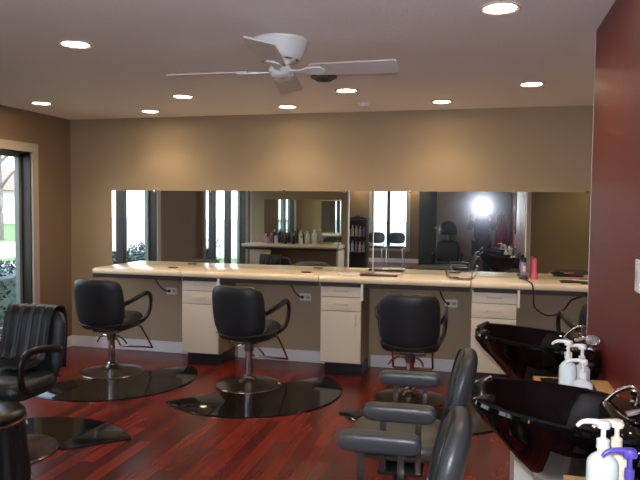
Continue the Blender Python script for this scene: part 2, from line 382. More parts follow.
# smoke detector and vent
bm = BM(); lathe(bm, [(.002, 0), (.055, 0), (.055, -.012), (.047, -.03), (.002, -.034)], 32); o = link('smoke_detector', bm, 'white_plastic'); o.location = (-1.02, 5.62, H); tag(o, 'small white smoke detector on ceiling near mirror wall', 'smoke detector')
v = thing('ceiling_speaker', 'round grey ceiling diffuser half behind the right fan blade', 'ceiling diffuser', (-1.09, 4.42, H))
bm = BM(); lathe(bm, [(.065, 0), (.095, 0), (.09, -.012), (.065, -.022)], 36, loop=True); link('outer_ring', bm, 'frame_gray', v)
for r0 in (.058, .036):
    bm = BM(); lathe(bm, [(r0 - .018, -.012), (r0, -.028), (r0 + .003, -.026), (r0 - .012, -.008)], 32, loop=True); link('inner_ring', bm, 'frame_gray', v)
bm = BM(); lathe(bm, [(.002, 0), (.085, 0), (.085, -.004), (.002, -.004)], 32); link('backing', bm, 'kick', v)
v.name = 'ceiling_diffuser'

# ---------------------------------------------------------------- mirrors
MT = 1.685; CH = .91
edges = [-3.80, -2.40, -1.005, .383, 1.80]
mlabels = ['leftmost wall mirror panel, reflecting the street windows', 'second wall mirror panel, reflecting the bottle station', 'wall mirror panel reflecting waiting chairs and camera flash', 'rightmost wall mirror panel, partly behind the red wall']
for i in range(4):
    bm = BM(); box(bm, edges[i] + .0015, edges[i + 1] - .0015, YD - .006, YD, CH + .002, MT); o = link('wall_mirror', bm, 'mirror', None, False)
    tag(o, mlabels[i], 'mirror', 'mirror panels over the counter')
    if i > 1:
        bm = BM(); box(bm, edges[i] + .0015, edges[i] + .009, YD - .0085, YD - .0061, CH + .003, MT, .0005); link('edge_strip', bm, 'white_trim', o)
    for q in (.36, .80) if i != 2 else (.25, .92):
        x = edges[i] + (edges[i + 1] - edges[i]) * q
        bm = BM(); box(bm, x - .012, x + .012, YD - .010, YD - .0062, MT - .014, MT + .012, .001); link('mirror_clip', bm, 'chrome', o)

# ---------------------------------------------------------------- counter, cabinets
CF = 5.62
def counter(x0, x1, label, endcap=False):
    t = thing('styling_counter', label, 'counter', (0, 0, 0), 0, 'cream counter sections along the mirrors')
    prof = [(YD, CH), (CF + .03, CH), (CF + .012, CH - .006), (CF + .002, CH - .02), (CF, CH - .035), (CF + .006, CH - .052), (CF + .02, CH - .06), (YD, CH - .06)]
    xs = [x0 + .03, x0 + .01, x0] if endcap else [x0]
    bm = BM()
    if endcap:
        rings = []
        for x, ins in ((x0, .03), (x0 + .008, .012), (x0 + .03, 0), (x1, 0)):
            rings.append([(x, min(YD, y + (ins if y < CF + .05 else 0)), CH - .03 + (z - CH + .03) * (1 - ins * 8)) for y, z in prof])
        loft(bm, rings)
    else: loft(bm, [[(x, y, z) for y, z in prof] for x in (x0, x1)])
    link('countertop', bm, 'counter', t)
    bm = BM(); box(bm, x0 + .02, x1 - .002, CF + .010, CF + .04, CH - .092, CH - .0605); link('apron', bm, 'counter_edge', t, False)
    return t
counter(-3.745, -2.785, 'leftmost cream counter section with rounded end near the corner', True)
counter(-2.777, -1.425, 'cream counter section behind the second styling chair')
counter(-1.417, -.082, 'cream counter section with the maroon magazines on it')
counter(-.074, 2.40, 'rightmost cream counter section running behind the red wall')
# long metal bracket end pieces (pale strips beside each cabinet)
def cabinet(x0, label, handle=True):
    x1 = x0 + .375; F = 5.67
    t = thing('drawer_cabinet', label, 'cabinet', (x0, 0, 0), 0, 'almond drawer cabinets below the counter')
    W = .375
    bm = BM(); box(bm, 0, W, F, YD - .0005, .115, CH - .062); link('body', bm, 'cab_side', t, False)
    bm = BM(); box(bm, .03, W - .0, F + .05, YD - .02, 0.0, .114); link('toe_kick', bm, 'kick', t, False)
    for z0, z1 in ((.725, .825), (.598, .720)):
        bm = BM(); box(bm, .003, W - .003, F - .018, F - .0005, z0, z1, .002); d = link('drawer', bm, 'cabinet', t)
        bm = BM(); zc = (z0 + z1) / 2
        tube(bm, [(.135, F - .018, zc), (.138, F - .036, zc), (.19, F - .040, zc), (.242, F - .036, zc), (.245, F - .018, zc)], .0045, 8, 4); link('drawer_handle', bm, 'nickel', d)
    bm = BM(); box(bm, .003, W - .003, F - .018, F - .0005, .125, .593, .002); d = link('door', bm, 'cabinet', t)
    if handle:
        bm = BM(); tube(bm, [(W - .045, F - .018, .47), (W - .045, F - .038, .475), (W - .045, F - .040, .52), (W - .045, F - .038, .565), (W - .045, F - .018, .57)], .0045, 8, 4); link('door_handle', bm, 'nickel', d)
    bm = BM(); box(bm, W + .001, W + .022, F - .050, F - .02, .70, CH - .061, .002); link('end_strip', bm, 'white_trim', t)
    return t
cabinet(-2.777, 'almond drawer cabinet left of the second styling chair')
cabinet(-1.405, 'almond drawer cabinet in the middle, between second and third chairs')
cabinet(-.072, 'almond drawer cabinet behind the far shampoo bowl')
# outlets and cords
def outlet(x, y, z, label, wallx=None):
    t = thing('power_outlet', label, 'outlet', (x, y, z), 0, 'outlets under the counter')
    bm = BM(); box(bm, -.058, .058, -.006, 0, -.036, .036, .002); link('cover_plate', bm, 'white_plastic', t)
    for s in (-.028, .028):
        bm = BM(); box(bm, s - .017, s + .017, -.0085, -.0062, -.014, .014, .001); link('socket', bm, 'win_trim', t)
    return t
for i, (x, lab) in enumerate(((-3.11, 'white outlet under the counter beside the first styling chair'), (-1.67, 'white outlet under the counter right of the second styling chair'), (-.26, 'white outlet under the counter right of the third styling chair'))):
    outlet(x, YD, .645, lab)
    c = thing('power_lead', ('black power cord plugged in beside the first styling chair', 'black power cord plugged in right of the second styling chair', 'black power cord plugged in right of the third styling chair')[i], 'cord', (x, YD, .645), 0, 'black cords from counter to outlet')
    bm = BM(); box(bm, -.036, -.014, -.038, -.0088, -.012, .012, .003); link('plug', bm, 'cord', c)
    bm = BM(); tube(bm, [(-.028, -.036, 0), (-.045, -.07, .015), (-.075, -.13, .07), (-.095, -.17, .14), (-.10, -.18, .20)], .006, 8, 6); link('cable', bm, 'cord', c)
# grommets
for x, lab in ((-2.98, 'black oval cord grommet in the leftmost counter section'), (-1.60, 'black oval cord grommet in the counter behind the second chair'), (-.24, 'black oval cord grommet in the counter behind the third chair')):
    bm = BM(); pad(bm, superout(.055, .028, 2.4), .012); o = link('cord_grommet', bm, 'kick'); o.location = (x, 5.87, CH + .006); tag(o, lab, 'grommet', 'cord grommets in the counter')

# things on the counter
t = thing('magazine', 'dark maroon magazine lying open on the counter before the waiting chair reflection', 'magazine', (-.90, 5.84, CH), R(4))
bm = BM(); box(bm, -.17, .17, -.10, .10, 0, .008, .001); link('cover', bm, 'maroon', t)
bm = BM(); prism(bm, [(-.165, -.095), (.165, -.095), (.165, .095), (-.165, .095)], .008, .016); link('pages', bm, 'maroon', t, False)
t = thing('brochure', 'glossy white brochure lying on the maroon magazine', 'brochure', (-.83, 5.87, CH + .016), R(-8))
bm = BM(); box(bm, -.11, .11, -.07, .07, 0, .006, .001); link('sheet', bm, 'paper', t)
bm = BM(); box(bm, -.10, .10, .03, .06, .0062, .0075); link('printed_band', bm, 'maroon', t)
bm = BM(); box(bm, -.10, .10, -.075, .075, 0, .009, .001); o = link('notepad', bm, 'paper'); o.location = (-1.19, 5.86, CH); o.rotation_euler = (0, 0, R(12)); tag(o, 'small pale notepad left of the maroon magazine', 'notepad')
t = thing('wire_tray', 'chrome wire tray with curved ends on the counter left of the flash glint', 'tray', (-.16, 5.74, CH), R(-6))
for dy in (-.06, -.02, .02, .06):
    bm = BM(); tube(bm, [(-.13, dy, .07), (-.11, dy, .02), (-.06, dy, .006), (.06, dy, .006), (.11, dy, .02), (.13, dy, .06)], .0035, 8, 5); link('wire', bm, 'chrome', t)
bm = BM()
for x, z in ((-.13, .07), (.13, .06)): tube(bm, [(x, -.062, z), (x, .062, z)], .004, 8)
link('end_bar', bm, 'chrome', t)
t = thing('hair_clipper', 'grey hair clipper standing upright beside the pink bottle', 'clipper', (.372, 5.965, CH))
bm = BM(); lathe(bm, [(.001, 0), (.042, 0), (.045, .02), (.03, .035), (.001, .035)], 24); link('charging_base', bm, 'slate', t)
bm = BM(); lathe(bm, [(.001, .035), (.020, .035), (.025, .07), (.024, .12), (.019, .15), (.001, .15)], 20); link('body', bm, 'lilac', t)
bm = BM(); lathe(bm, [(.001, .15), (.02, .15), (.021, .18), (.012, .195), (.001, .195)], 20); link('cap', bm, 'kick', t)
bm = BM(); box(bm, -.012, .012, -.0275, -.0245, .07, .12); link('front_label', bm, 'bottle_cream', t)
t = thing('power_lead', 'long black cord looping from the clipper below the counter', 'cord', (0, 0, 0))
bm = BM(); tube(bm, [(.36, 5.90, CH + .015), (.40, 5.68, CH + .008), (.42, 5.61, CH - .01), (.43, 5.595, .82), (.44, 5.61, .72), (.52, 5.63, .655), (.60, 5.65, .65), (.68, 5.66, .70), (.74, 5.72, .77), (.82, 5.76, .80), (.84, 5.78, .852)], .006, 8, 6); link('cable', bm, 'cord', t)
t = thing('spray_bottle', 'small pink bottle standing on the right counter section', 'bottle', (.462, 5.98, CH))
bm = BM(); lathe(bm, [(.001, 0), (.030, 0), (.031, .03), (.024, .05), (.020, .09), (.020, .13), (.001, .13)], 24); link('body', bm, 'pink', t)
bm = BM(); lathe(bm, [(.001, .13), (.018, .13), (.018, .175), (.012, .185), (.001, .185)], 20); link('cap', bm, 'pink', t)
random.seed(4)
t = thing('hair_comb_tray', 'black tray of combs and clips on the counter by the red wall', 'tray', (.80, 5.82, CH))
bm = BM(); box(bm, -.14, .12, -.06, .06, 0, .012, .004); link('tray_base', bm, 'kick', t)
for i, (x, y, a, mt, n, l) in enumerate(((-.06, .0, 8, 'kick', 'comb', .13), (.02, -.02, -14, 'paper', 'comb', .12), (.06, .03, 24, 'maroon', 'comb', .10), (-.02, .03, 3, 'pink', 'comb', .12))):
    bm = BM(); box(bm, -l / 2, l / 2, -.012, -.002, 0, .007)
    for k in range(14): box(bm, -l / 2 + l * k / 14, -l / 2 + l * (k + .5) / 14, -.003, .014, .001, .006)
    o = link('hair_comb', bm, mt, None, False); o.location = (.80 + x, 5.82 + y, CH + .0125 + .0075 * i); o.rotation_euler = (0, 0, R(a))
    tag(o, ('black comb lying lowest in the tray by the red wall', 'white comb lying across the black tray by red wall', 'maroon comb angled on the tray by the red wall', 'pink comb lying on top in the tray by the red wall')[i], 'comb')
t = thing('hair_clip', 'small dark hair clip lying in front of the comb tray', 'hair clip', (.86, 5.70, CH), R(20))
for s in (-1, 1):
    bm = BM(); tube(bm, [(-.05, 0, .006), (0, s * .012, .008), (.05, s * .004, .006)], .005, 8, 4); link('clip_arm', bm, 'kick', t)

# ---------------------------------------------------------------- styling chairs
def cushion_back(bm, w0=.235, zc=.665, h=.225, th=.085, yb=-.235, lean=.10, wrap=.07):
    def outline(t):
        u, v = superout(1, 1, 5.5)(t)
        return u, v
    def d(u, v, s):
        # v: -1 bottom .. 1 top ; widest in the middle, narrower at the bottom
        hw = w0 * (1.0 - .05 * max(0, v) ** 2 - .17 * max(0, -v) ** 2.2)
        return (u * hw, yb - lean * (v + 1) / 2 * .8 + wrap * u * u + s, zc + v * h)
    return pad(bm, outline, th, d, 56, 8, 6)
def make_chair(label, loc, rz, group='black styling chairs'):
    t = thing('styling_chair', label, 'chair', loc, rz, group)
    bm = BM(); lathe(bm, [(.001, .001), (.278, .001), (.282, .006), (.276, .014), (.22, .026), (.12, .040), (.07, .055), (.05, .075), (.001, .075)], 56); link('base', bm, 'chrome_base', t)
    bm = BM(); lathe(bm, [(.001, .070), (.045, .070), (.043, .09), (.031, .10), (.031, .36), (.001, .36)], 28); link('column', bm, 'chrome', t)
    bm = BM(); lathe(bm, [(.001, .30), (.040, .30), (.040, .385), (.001, .385)], 28); box(bm, -.12, .12, -.12, .12, .385, .405, .004); link('seat_plate', bm, 'chrome_base', t)
    bm = BM(); tube(bm, [(-.03, 0, .33), (-.09, .03, .335), (-.15, .05, .30), (-.18, .06, .26)], .007, 8, 5); tube(bm, [(-.03, 0, .33), (.05, .03, .33), (.09, .06, .29), (.10, .09, .25)], .007, 8, 5); link('pump_lever', bm, 'chrome', t)
    bm = BM(); pad(bm, superout(.235, .225, 4.5), .135, lambda u, v, s: (u, v + .02, .475 + s + .02 * max(0, v)), 56, 8, 8); st = link('seat', bm, 'vinyl', t)
    bm = BM(); o_ = superout(.2365, .2265, 4.5); tube(bm, [(o_(2 * math.pi * k / 40)[0], o_(2 * math.pi * k / 40)[1] + .02, .475 + .02 * max(0, o_(2 * math.pi * k / 40)[1])) for k in range(41)], .006, 8); link('seat_piping', bm, 'piping', st)
    bm = BM(); cushion_back(bm); bk = link('backrest', bm, 'vinyl', t)
    bm = BM()
    pts = []
    for k in range(21):
        u = -1 + 2 * k / 20; v = -.80 - .08 * (1 - u * u)
        hw = .235 * (1 - .17 * (-v) ** 2.2); pts.append((u * hw * .96, -.235 - .10 * (v + 1) / 2 * .8 + .07 * u * u - .043, .665 + v * .225))
    tube(bm, pts, .006, 8); link('back_piping', bm, 'piping', bk)
    for s in (-1, 1):
        bm = BM()
        tube(bm, [(s * .205, -.205, .655), (s * .245, -.16, .675), (s * .272, -.06, .700), (s * .278, .08, .722), (s * .278, .17, .715), (s * .277, .222, .67), (s * .272, .222, .58), (s * .262, .19, .51), (s * .245, .13, .475), (s * .225, .08, .465)], .023, 12, 6, ry=.016, upv=(1, 0, 0)); link('armrest', bm, 'black_plastic', t)
    bm = BM()
    tube(bm, [(-.165, .15, .415), (-.165, .24, .39), (-.168, .36, .27), (-.17, .47, .145), (-.165, .50, .13), (.165, .50, .13), (.17, .47, .145), (.168, .36, .27), (.165, .24, .39), (.165, .15, .415)], .0095, 10); link('footrest', bm, 'chrome', t)
    return t
ch1 = make_chair('black styling chair nearest the left corner, at the counter end', (-3.265, 5.22, 0), R(3))
ch2 = dup(ch1, (-1.905, 5.15, 0), R(-4), 'black styling chair in the middle, right of the first cabinet')
ch3 = dup(ch1, (-.53, 5.12, 0), R(3), 'black styling chair facing the mirror behind the shampoo chairs')
chR = dup(ch1, (.90, 5.16, 0), R(6), 'black styling chair mostly hidden behind the red wall')
chL = dup(ch1, (-2.80, 3.34, 0), R(179), 'black styling chair with its back draped in a cape, at left edge')

for c_ in chL.children:
    if not c_.name.startswith(('base', 'column')): c_.location.z = -.05
# capes: local to the left chair position
def to_left(p):
    a = R(179); x, y, z = p
    return (-2.80 + x * math.cos(a) - y * math.sin(a), 3.34 + x * math.sin(a) + y * math.cos(a), z)
def cloth(name, fn, nu, nv, th, m, label, cat):
    bm = BM()
    g = [[bm.verts.new(fn(i / (nu - 1), j / (nv - 1))) for i in range(nu)] for j in range(nv)]
    for j in range(nv - 1):
        for i in range(nu - 1): bm.faces.new((g[j][i], g[j][i + 1], g[j + 1][i + 1], g[j + 1][i]))
    o = link(name, bm, m); s = o.modifiers.new('solid', 'SOLIDIFY'); s.thickness = th; s.offset = 1
    return tag(o, label, cat)
def drape(u, v):
    # over the top of the backrest; u across, v from behind to front
    x = -.13 + .33 * u; hw = abs(x) / .235
    wrap = .07 * hw * hw
    prof = [(-.385, .50), (-.392, .62), (-.40, .74), (-.395, .85), (-.372, .905), (-.335, .917), (-.29, .905), (-.262, .86), (-.235, .76), (-.215, .66), (-.195, .585), (-.10, .565), (.02, .568)]
    s = v * (len(prof) - 1); k = min(int(s), len(prof) - 2); f = s - k
    y = prof[k][0] * (1 - f) + prof[k + 1][0] * f; z = prof[k][1] * (1 - f) + prof[k + 1][1] * f
    pl = .006 * math.sin(u * 31 + 2 * math.sin(v * 3)) + .004 * math.sin(u * 57 + 1)
    sgn = 1 if v > .42 else -1
    return to_left((x, y + wrap + pl * sgn, z - .05 + (abs(pl) if v > .75 else 0)))
cloth('salon_cape', drape, 60, 50, .004, 'cape', 'black salon cape draped over the back of the leftmost front chair', 'cape')
t = thing('stool', 'low round black stool with a glossy top at the bottom left edge', 'stool', (-2.585, 2.895, 0))
bm = BM(); pad(bm, superout(.205, .205, 2), .075, lambda u, v, w_: (u, v, .388 + w_), 40, 8, 6); link('seat', bm, 'black_plastic', t)
bm = BM(); rings = []
for j in range(10):
    q = j / 9; z = .365 - q * .345
    rings.append([((.192 + .028 * q + .007 * (.3 + q) * math.sin(k * 2 * math.pi * 18 / 144)) * math.cos(2 * math.pi * k / 144), (.192 + .028 * q + .007 * (.3 + q) * math.sin(k * 2 * math.pi * 18 / 144)) * math.sin(2 * math.pi * k / 144), z) for k in range(144)])
loft(bm, rings); link('skirt', bm, 'cape', t)
bm = BM(); lathe(bm, [(.203, .352), (.209, .356), (.209, .366), (.203, .370)], 40, loop=True); link('rim_band', bm, 'chrome_base', t)

# mats
def smooth_poly(pts, n=6):
    P = [Vector((*p, 0)) for p in pts]; out = []; N = len(P)
    for i in range(N):
        a, b_, c, d = P[i - 1], P[i], P[(i + 1) % N], P[(i + 2) % N]
        for k in range(n):
            t = k / n
            q = 0.5 * ((2 * b_) + (c - a) * t + (2 * a - 5 * b_ + 4 * c - d) * t * t + (-a + 3 * b_ - 3 * c + d) * t ** 3); out.append((q.x, q.y))
    return out
def floor_mat(cx, cy, rot, label, a=.75, b_=.75):
    """D-shaped anti-fatigue mat: straight side, round front, notch for the chair base"""
    pts = []
    for k in range(41):
        t = math.pi + math.pi * k / 40
        pts.append((a * math.cos(t), b_ * math.sin(t) + 0.0))
    pts.append((a * .99, .02))
    for k in range(17):                                            # notch
        t = 0 - math.pi * k / 16
        x = .27 * math.cos(t); pts.append((x, .16 - math.sqrt(.305 ** 2 - x * x) if k not in (0, 16) else .02))
    pts.append((-a * .99, .02))
    bm = BM()
    prof = [(1.0, .0005), (1.0, .004), (.985, .011)]
    rings = [[((x - 0) * s, (y + .25) * s - .25, z) for x, y in pts] for s, z in prof]
    loft(bm, rings)
    bmesh.ops.triangulate(bm, faces=[f for f in bm.faces if len(f.verts) > 4])
    o = link('floor_mat', bm, 'mat'); o.location = (cx, cy, 0); o.rotation_euler = (0, 0, rot)
    return tag(o, label, 'mat', 'black floor mats around the styling chairs')
floor_mat(-3.17, 5.07, R(46), 'black floor mat under the first styling chair near left corner')
floor_mat(-1.83, 5.04, R(46), 'black floor mat under the middle styling chair')
floor_mat(-.40, 5.00, R(32), 'black floor mat under the third styling chair, mostly hidden', .71, .70)
floor_mat(-2.72, 3.28, R(-139), 'black floor mat beside the caped chair at left edge', .70, .72)

# ---------------------------------------------------------------- shampoo chairs
def make_shampoo_chair(label, loc, rz):
    # local: faces +Y
    t = thing('shampoo_chair', label, 'chair', loc, rz, 'grey shampoo chairs')
    bm = BM(); lathe(bm, [(.001, .001), (.25, .001), (.25, .012), (.20, .03), (.06, .045), (.001, .045)], 40); link('base', bm, 'black_plastic', t)
    bm = BM(); lathe(bm, [(.001, .04), (.034, .04), (.034, .40), (.001, .40)], 24); link('pedestal', bm, 'black_plastic', t)
    bm = BM(); pad(bm, superout(.225, .235, 3.6), .11, lambda u, v, s: (u * (1 - .06 * max(0, v / .235)), v + .0, .45 + s), 52, 8, 7); link('seat', bm, 'vinyl_brown', t)
    def d(u, v, s):
        hw = .20 * (1 - .10 * max(0, v) ** 2 - .05 * max(0, -v) ** 2)
        return (u * hw, -.235 - .085 * (v + 1) / 2 + .02 * u * u + s, .685 + v * .195 + .1 * s)
    bm = BM(); pad(bm, superout(1, 1, 3.0), .085, d, 52, 8, 6); bk = link('backrest', bm, 'vinyl_gray', t)
    bm = BM(); pts = []
    o_ = superout(1, 1, 3.6)
    for k in range(41):
        u, v = o_(2 * math.pi * k / 40); pts.append(d(u * .93, v * .93, .034))
    tube(bm, pts, .005, 8); link('back_piping', bm, 'piping', bk)
    for s in (-1, 1):
        bm = BM(); pad(bm, superout(.040, .155, 7), .068, lambda u, v, w: (u + s * .285, v - .02, .655 + w), 44, 8, 12); ar = link('arm_pad', bm, 'vinyl_gray', t)
        for yy in (-.10, .05):
            bm = BM(); box(bm, s * .285 - .005, s * .285 + .005, yy - .0125, yy + .0125, .395, .628, .001); link('arm_post', bm, 'chrome_base', ar)
    bm = BM(); box(bm, -.29, .29, -.12, .07, .383, .3945, .001); link('arm_crossbar', bm, 'black_plastic', t)
    bm = BM(); tube(bm, [(.0, -.03, .37), (.06, -.16, .37), (.10, -.22, .36)], .007, 8, 4); k = lathe(bm, [(.001, -.02), (.018, -.014), (.022, 0), (.018, .014), (.001, .02)], 16, (.105, -.225, .36)); link('recline_knob', bm, 'chrome', t)
    return t
# chairs face -X (away from the bowls): rz = +90
sc1 = make_shampoo_chair('grey shampoo chair with both arm pads visible, before the far bowl', (-.352, 3.00, 0), R(92))
sc2 = dup(sc1, (-.362, 2.065, 0), R(92), 'grey shampoo chair at the bottom edge, before the nearer bowl')

# ---------------------------------------------------------------- shampoo bowls
def make_bowl(label, loc):
    # local: x towards the wall (0 = front lip, .56 = wall), z=0 rim level
    t = thing('shampoo_bowl', label, 'sink', loc, 0, 'black shampoo bowls on the red wall')
    N = 72
    def ring(cx, a, b_, z, e=2.6, tilt=0.0, notch=0.0, nx=0.0):
        out = []
        for k in range(N):
            th = 2 * math.pi * k / N
            x, y = superout(a, b_, e)(th)
            # narrower at the front lip
            fx = (1 - x / a) / 2
            y *= 1 - .22 * fx ** 1.6
            zz = z + tilt * fx
            g = math.exp(-(y / .065) ** 2) * max(0, (fx - .72) / .28)
            zz -= notch * g; x += nx * g
            out.append((cx + x, y, zz))
        return out
    R_ = []
    R_.append(ring(.255, .045, .05, -.190, 2.2))
    R_.append(ring(.255, .070, .075, -.182, 2.2))
    R_.append(ring(.262, .12, .125, -.150, 2.2, .01))
    R_.append(ring(.272, .19, .185, -.100, 2.4, .03))
    R_.append(ring(.276, .24, .225, -.055, 2.6, .045, .02))
    R_.append(ring(.277, .270, .248, -.022, 2.7, .055, .04, .01))
    R_.append(ring(.277, .284, .260, -.012, 2.8, .06, .05, .02))
    R_.append(ring(.277, .291, .267, -.002, 2.8, .06, .05, .02))
    R_.append(ring(.277, .288, .264, .009, 2.8, .06, .05, .02))
    R_.append(ring(.276, .277, .254, .015, 2.8, .06, .05, .02))
    R_.append(ring(.275, .263, .241, .012, 2.8, .06, .05, .02))
    R_.append(ring(.272, .250, .230, -.002, 2.7, .055, .05, .01))
    R_.append(ring(.268, .236, .218, -.03, 2.5, .04, .03))
    R_.append(ring(.270, .190, .178, -.085, 2.3, .03))
    R_.append(ring(.275, .12, .12, -.13, 2.2, .01))
    R_.append(ring(.28, .06, .06, -.148, 2.0))
    R_.append(ring(.28, .02, .02, -.150, 2.0))
    bm = BM(); loft(bm, R_); link('basin', bm, 'gloss_black', t)
    bm = BM(); lathe(bm, [(.001, -.149), (.022, -.149), (.024, -.145), (.018, -.143), (.001, -.144)], 20, (.28, 0, 0)); link('drain', bm, 'chrome', t)
    # faucet deck on the wall side
    bm = BM(); pad(bm, superout(.078, .235, 3.5), .15, lambda u, v, s: (u + .482, v, -.045 + s), 44, 6, 8); dk = link('faucet_deck', bm, 'gloss_black', t)
    # neck rest
    bm = BM(); tube(bm, [(.06, -.12, .075), (.03, -.09, .062), (.03, -.05, .035), (.03, 0, .022), (.03, .05, .035), (.03, .09, .062), (.06, .12, .075)], .016, 10, 5, ry=.012); link('neck_rest', bm, 'black_plastic', t)
    # vacuum breaker
    bm = BM(); lathe(bm, [(.001, 0), (.022, 0), (.022, .008), (.013, .012), (.013, .032), (.018, .036), (.018, .046), (.012, .050), (.012, .062), (.017, .066), (.018, .080), (.012, .084), (.001, .084)], 24, (.49, -.02, .026)); link('vacuum_breaker', bm, 'chrome', dk)
    # mixer with clear knob
    bm = BM(); lathe(bm, [(.001, 0), (.022, 0), (.020, .008), (.010, .012), (.010, .026), (.001, .026)], 24, (.515, -.15, .024)); link('valve_stem', bm, 'chrome', dk)
    bm = BM()
    rings = []
    for r, z in ((.009, .048), (.020, .050), (.027, .060), (.029, .070), (.026, .082), (.016, .090), (.004, .091)):
        rings.append([((r * (1 + .10 * (k % 2))) * math.cos(2 * math.pi * k / 16) + .515, (r * (1 + .10 * (k % 2))) * math.sin(2 * math.pi * k / 16) - .15, z) for k in range(16)])
    loft(bm, rings); link('acrylic_knob', bm, 'glass_knob', dk)
    # spray head and hose
    bm = BM(); tube(bm, [(.515, .06, .022), (.515, .07, .07), (.50, .10, .085), (.46, .12, .06), (.43, .13, .022)], .007, 10, 6); link('hose', bm, 'chrome', dk)
    bm = BM(); tube(bm, [(.53, -.07, .024), (.53, -.075, .05), (.51, -.08, .062), (.45, -.085, .045)], lambda s: .008 + .005 * s, 12, 5); link('spout', bm, 'chrome', dk)
    return t
bw1 = make_bowl('glossy black shampoo bowl farther away, near the end of the red wall', (-.018, 3.26, .87))
bw2 = dup(bw1, (-.018, 2.15, .87), 0, 'glossy black shampoo bowl nearest the camera with chrome fittings')
# backwash cabinets between / under bowls
def console(y0, y1, label):
    t = thing('wash_cabinet', label, 'cabinet', (0, 0, 0), 0, 'white wash cabinets with tan tops')
    bm = BM(); box(bm, .25, RX - .001, y0, y1, .001, .768); link('body', bm, 'white_panel', t, False)
    bm = BM(); box(bm, .235, RX - .001, y0 - .006, y1 + .006, .768, .790, .003); link('top', bm, 'tan', t)
    bm = BM(); box(bm, .262, .47, y0 + .02, y1 - .03, .7902, .794, .001); link('drip_mat', bm, 'kick', t)
    return t
console(2.43, 2.97, 'white wash cabinet between the two bowls, carrying three white pump bottles')
console(1.40, 1.87, 'white wash cabinet at bottom right carrying the violet pump bottle')
for y, lab in ((3.26, 'narrow white base cabinet under the far shampoo bowl'), (2.15, 'narrow white base cabinet under the nearer shampoo bowl')):
    t = thing('base_cabinet', lab, 'cabinet', (0, y, 0), 0, 'base cabinets below the bowls')
    bm = BM(); box(bm, .17, RX - .001, -.19, .19, .001, .56); link('body', bm, 'white_panel', t, False)

# ---------------------------------------------------------------- pump bottles
def pump_bottle(loc, rz, body, pump, h, r, label, sq=False, lab=None, group=None, sc=1.0):
    t = thing('pump_bottle', label, 'bottle', loc, rz, group)
    prof = [(.001, 0), (r * .92, 0), (r, .008), (r, h * .70), (r * .93, h * .78), (r * .70, h * .86), (r * .38, h * .92), (r * .34, h), (.001, h)]
    bm = BM()
    if sq:
        rings = [[(superout(rr, rr * .72, 4)(2 * math.pi * k / 32)[0], superout(rr, rr * .72, 4)(2 * math.pi * k / 32)[1], z) for k in range(32)] for rr, z in prof]
        loft(bm, rings)
    else: lathe(bm, prof, 32)
    b_ = link('bottle_body', bm, body, t)
    if lab:
        bm = BM(); rr = r * (.72 if sq else 1.0)
        if sq: box(bm, -r * .42, r * .42, -rr - .0015, -rr + .001, h * .38, h * .64)
        link('front_label', bm, lab, b_, False)
    bm = BM(); lathe(bm, [(.001, h), (r * .42, h), (r * .42, h + .022), (r * .22, h + .026), (.006, h + .030), (.006, h + .055), (.001, h + .055)], 20); link('collar', bm, pump, t)
    bm = BM(); lathe(bm, [(.001, h + .052), (.015, h + .052), (.017, h + .060), (.014, h + .070), (.001, h + .072)], 18)
    tube(bm, [(0, 0, h + .063), (-.025, 0, h + .066), (-.05, 0, h + .062), (-.062, 0, h + .050)], lambda s: .0085 - .004 * s, 10, 4); link('pump_head', bm, pump, t)
    return t
Zc = .7942
pump_bottle((.345, 2.70, Zc), R(-5), 'bottle_green', 'white_plastic', .145, .034, 'tall pale green pump bottle, leftmost of three between the bowls')
pump_bottle((.405, 2.76, Zc), R(10), 'bottle_clear', 'white_plastic', .120, .032, 'milky pump bottle standing behind the bottle with brown label')
pump_bottle((.390, 2.62, Zc), R(0), 'bottle_clear', 'white_plastic', .090, .036, 'short milky pump bottle with small brown square label', True, 'brown_label')
pump_bottle((.308, 1.72, Zc), R(-4), 'bottle_green', 'white_plastic', .135, .038, 'large green tinted pump bottle at bottom right before the near bowl')
pump_bottle((.355, 1.80, Zc), R(12), 'bottle_cream', 'bottle_cream', .115, .034, 'cream pump bottle behind the violet pump, bottom right corner')
pump_bottle((.348, 1.615, Zc), R(8), 'purple', 'purple', .105, .026, 'violet pump bottle at bottom right, topped by violet nozzle')
o_ = BM(); lathe(o_, [(.001, 0), (.03, 0), (.032, .01), (.032, .12), (.02, .14), (.02, .16), (.001, .16)], 24); o = link('shampoo_bottle', o_, 'bottle_clear'); o.location = (.44, 1.64, Zc); tag(o, 'small white bottle right of the violet pump bottle', 'bottle')

# light switch
t = thing('light_switch', 'white light switch plate on the red wall at the right edge', 'light switch', (RX, 2.485, 1.295))
bm = BM(); box(bm, -.006, 0, -.036, .036, -.058, .058, .002); link('switch_plate', bm, 'white_plastic', t)
bm = BM(); box(bm, -.010, -.0062, -.008, .008, -.018, .018, .001); link('toggle', bm, 'win_trim', t)
for z in (-.042, .042):
    bm = BM(); lathe(bm, [(.001, 0), (.004, 0), (.003, -.0015), (.001, -.0015)], 12, (-.0062, 0, z), 'X'); link('screw', bm, 'nickel', t)

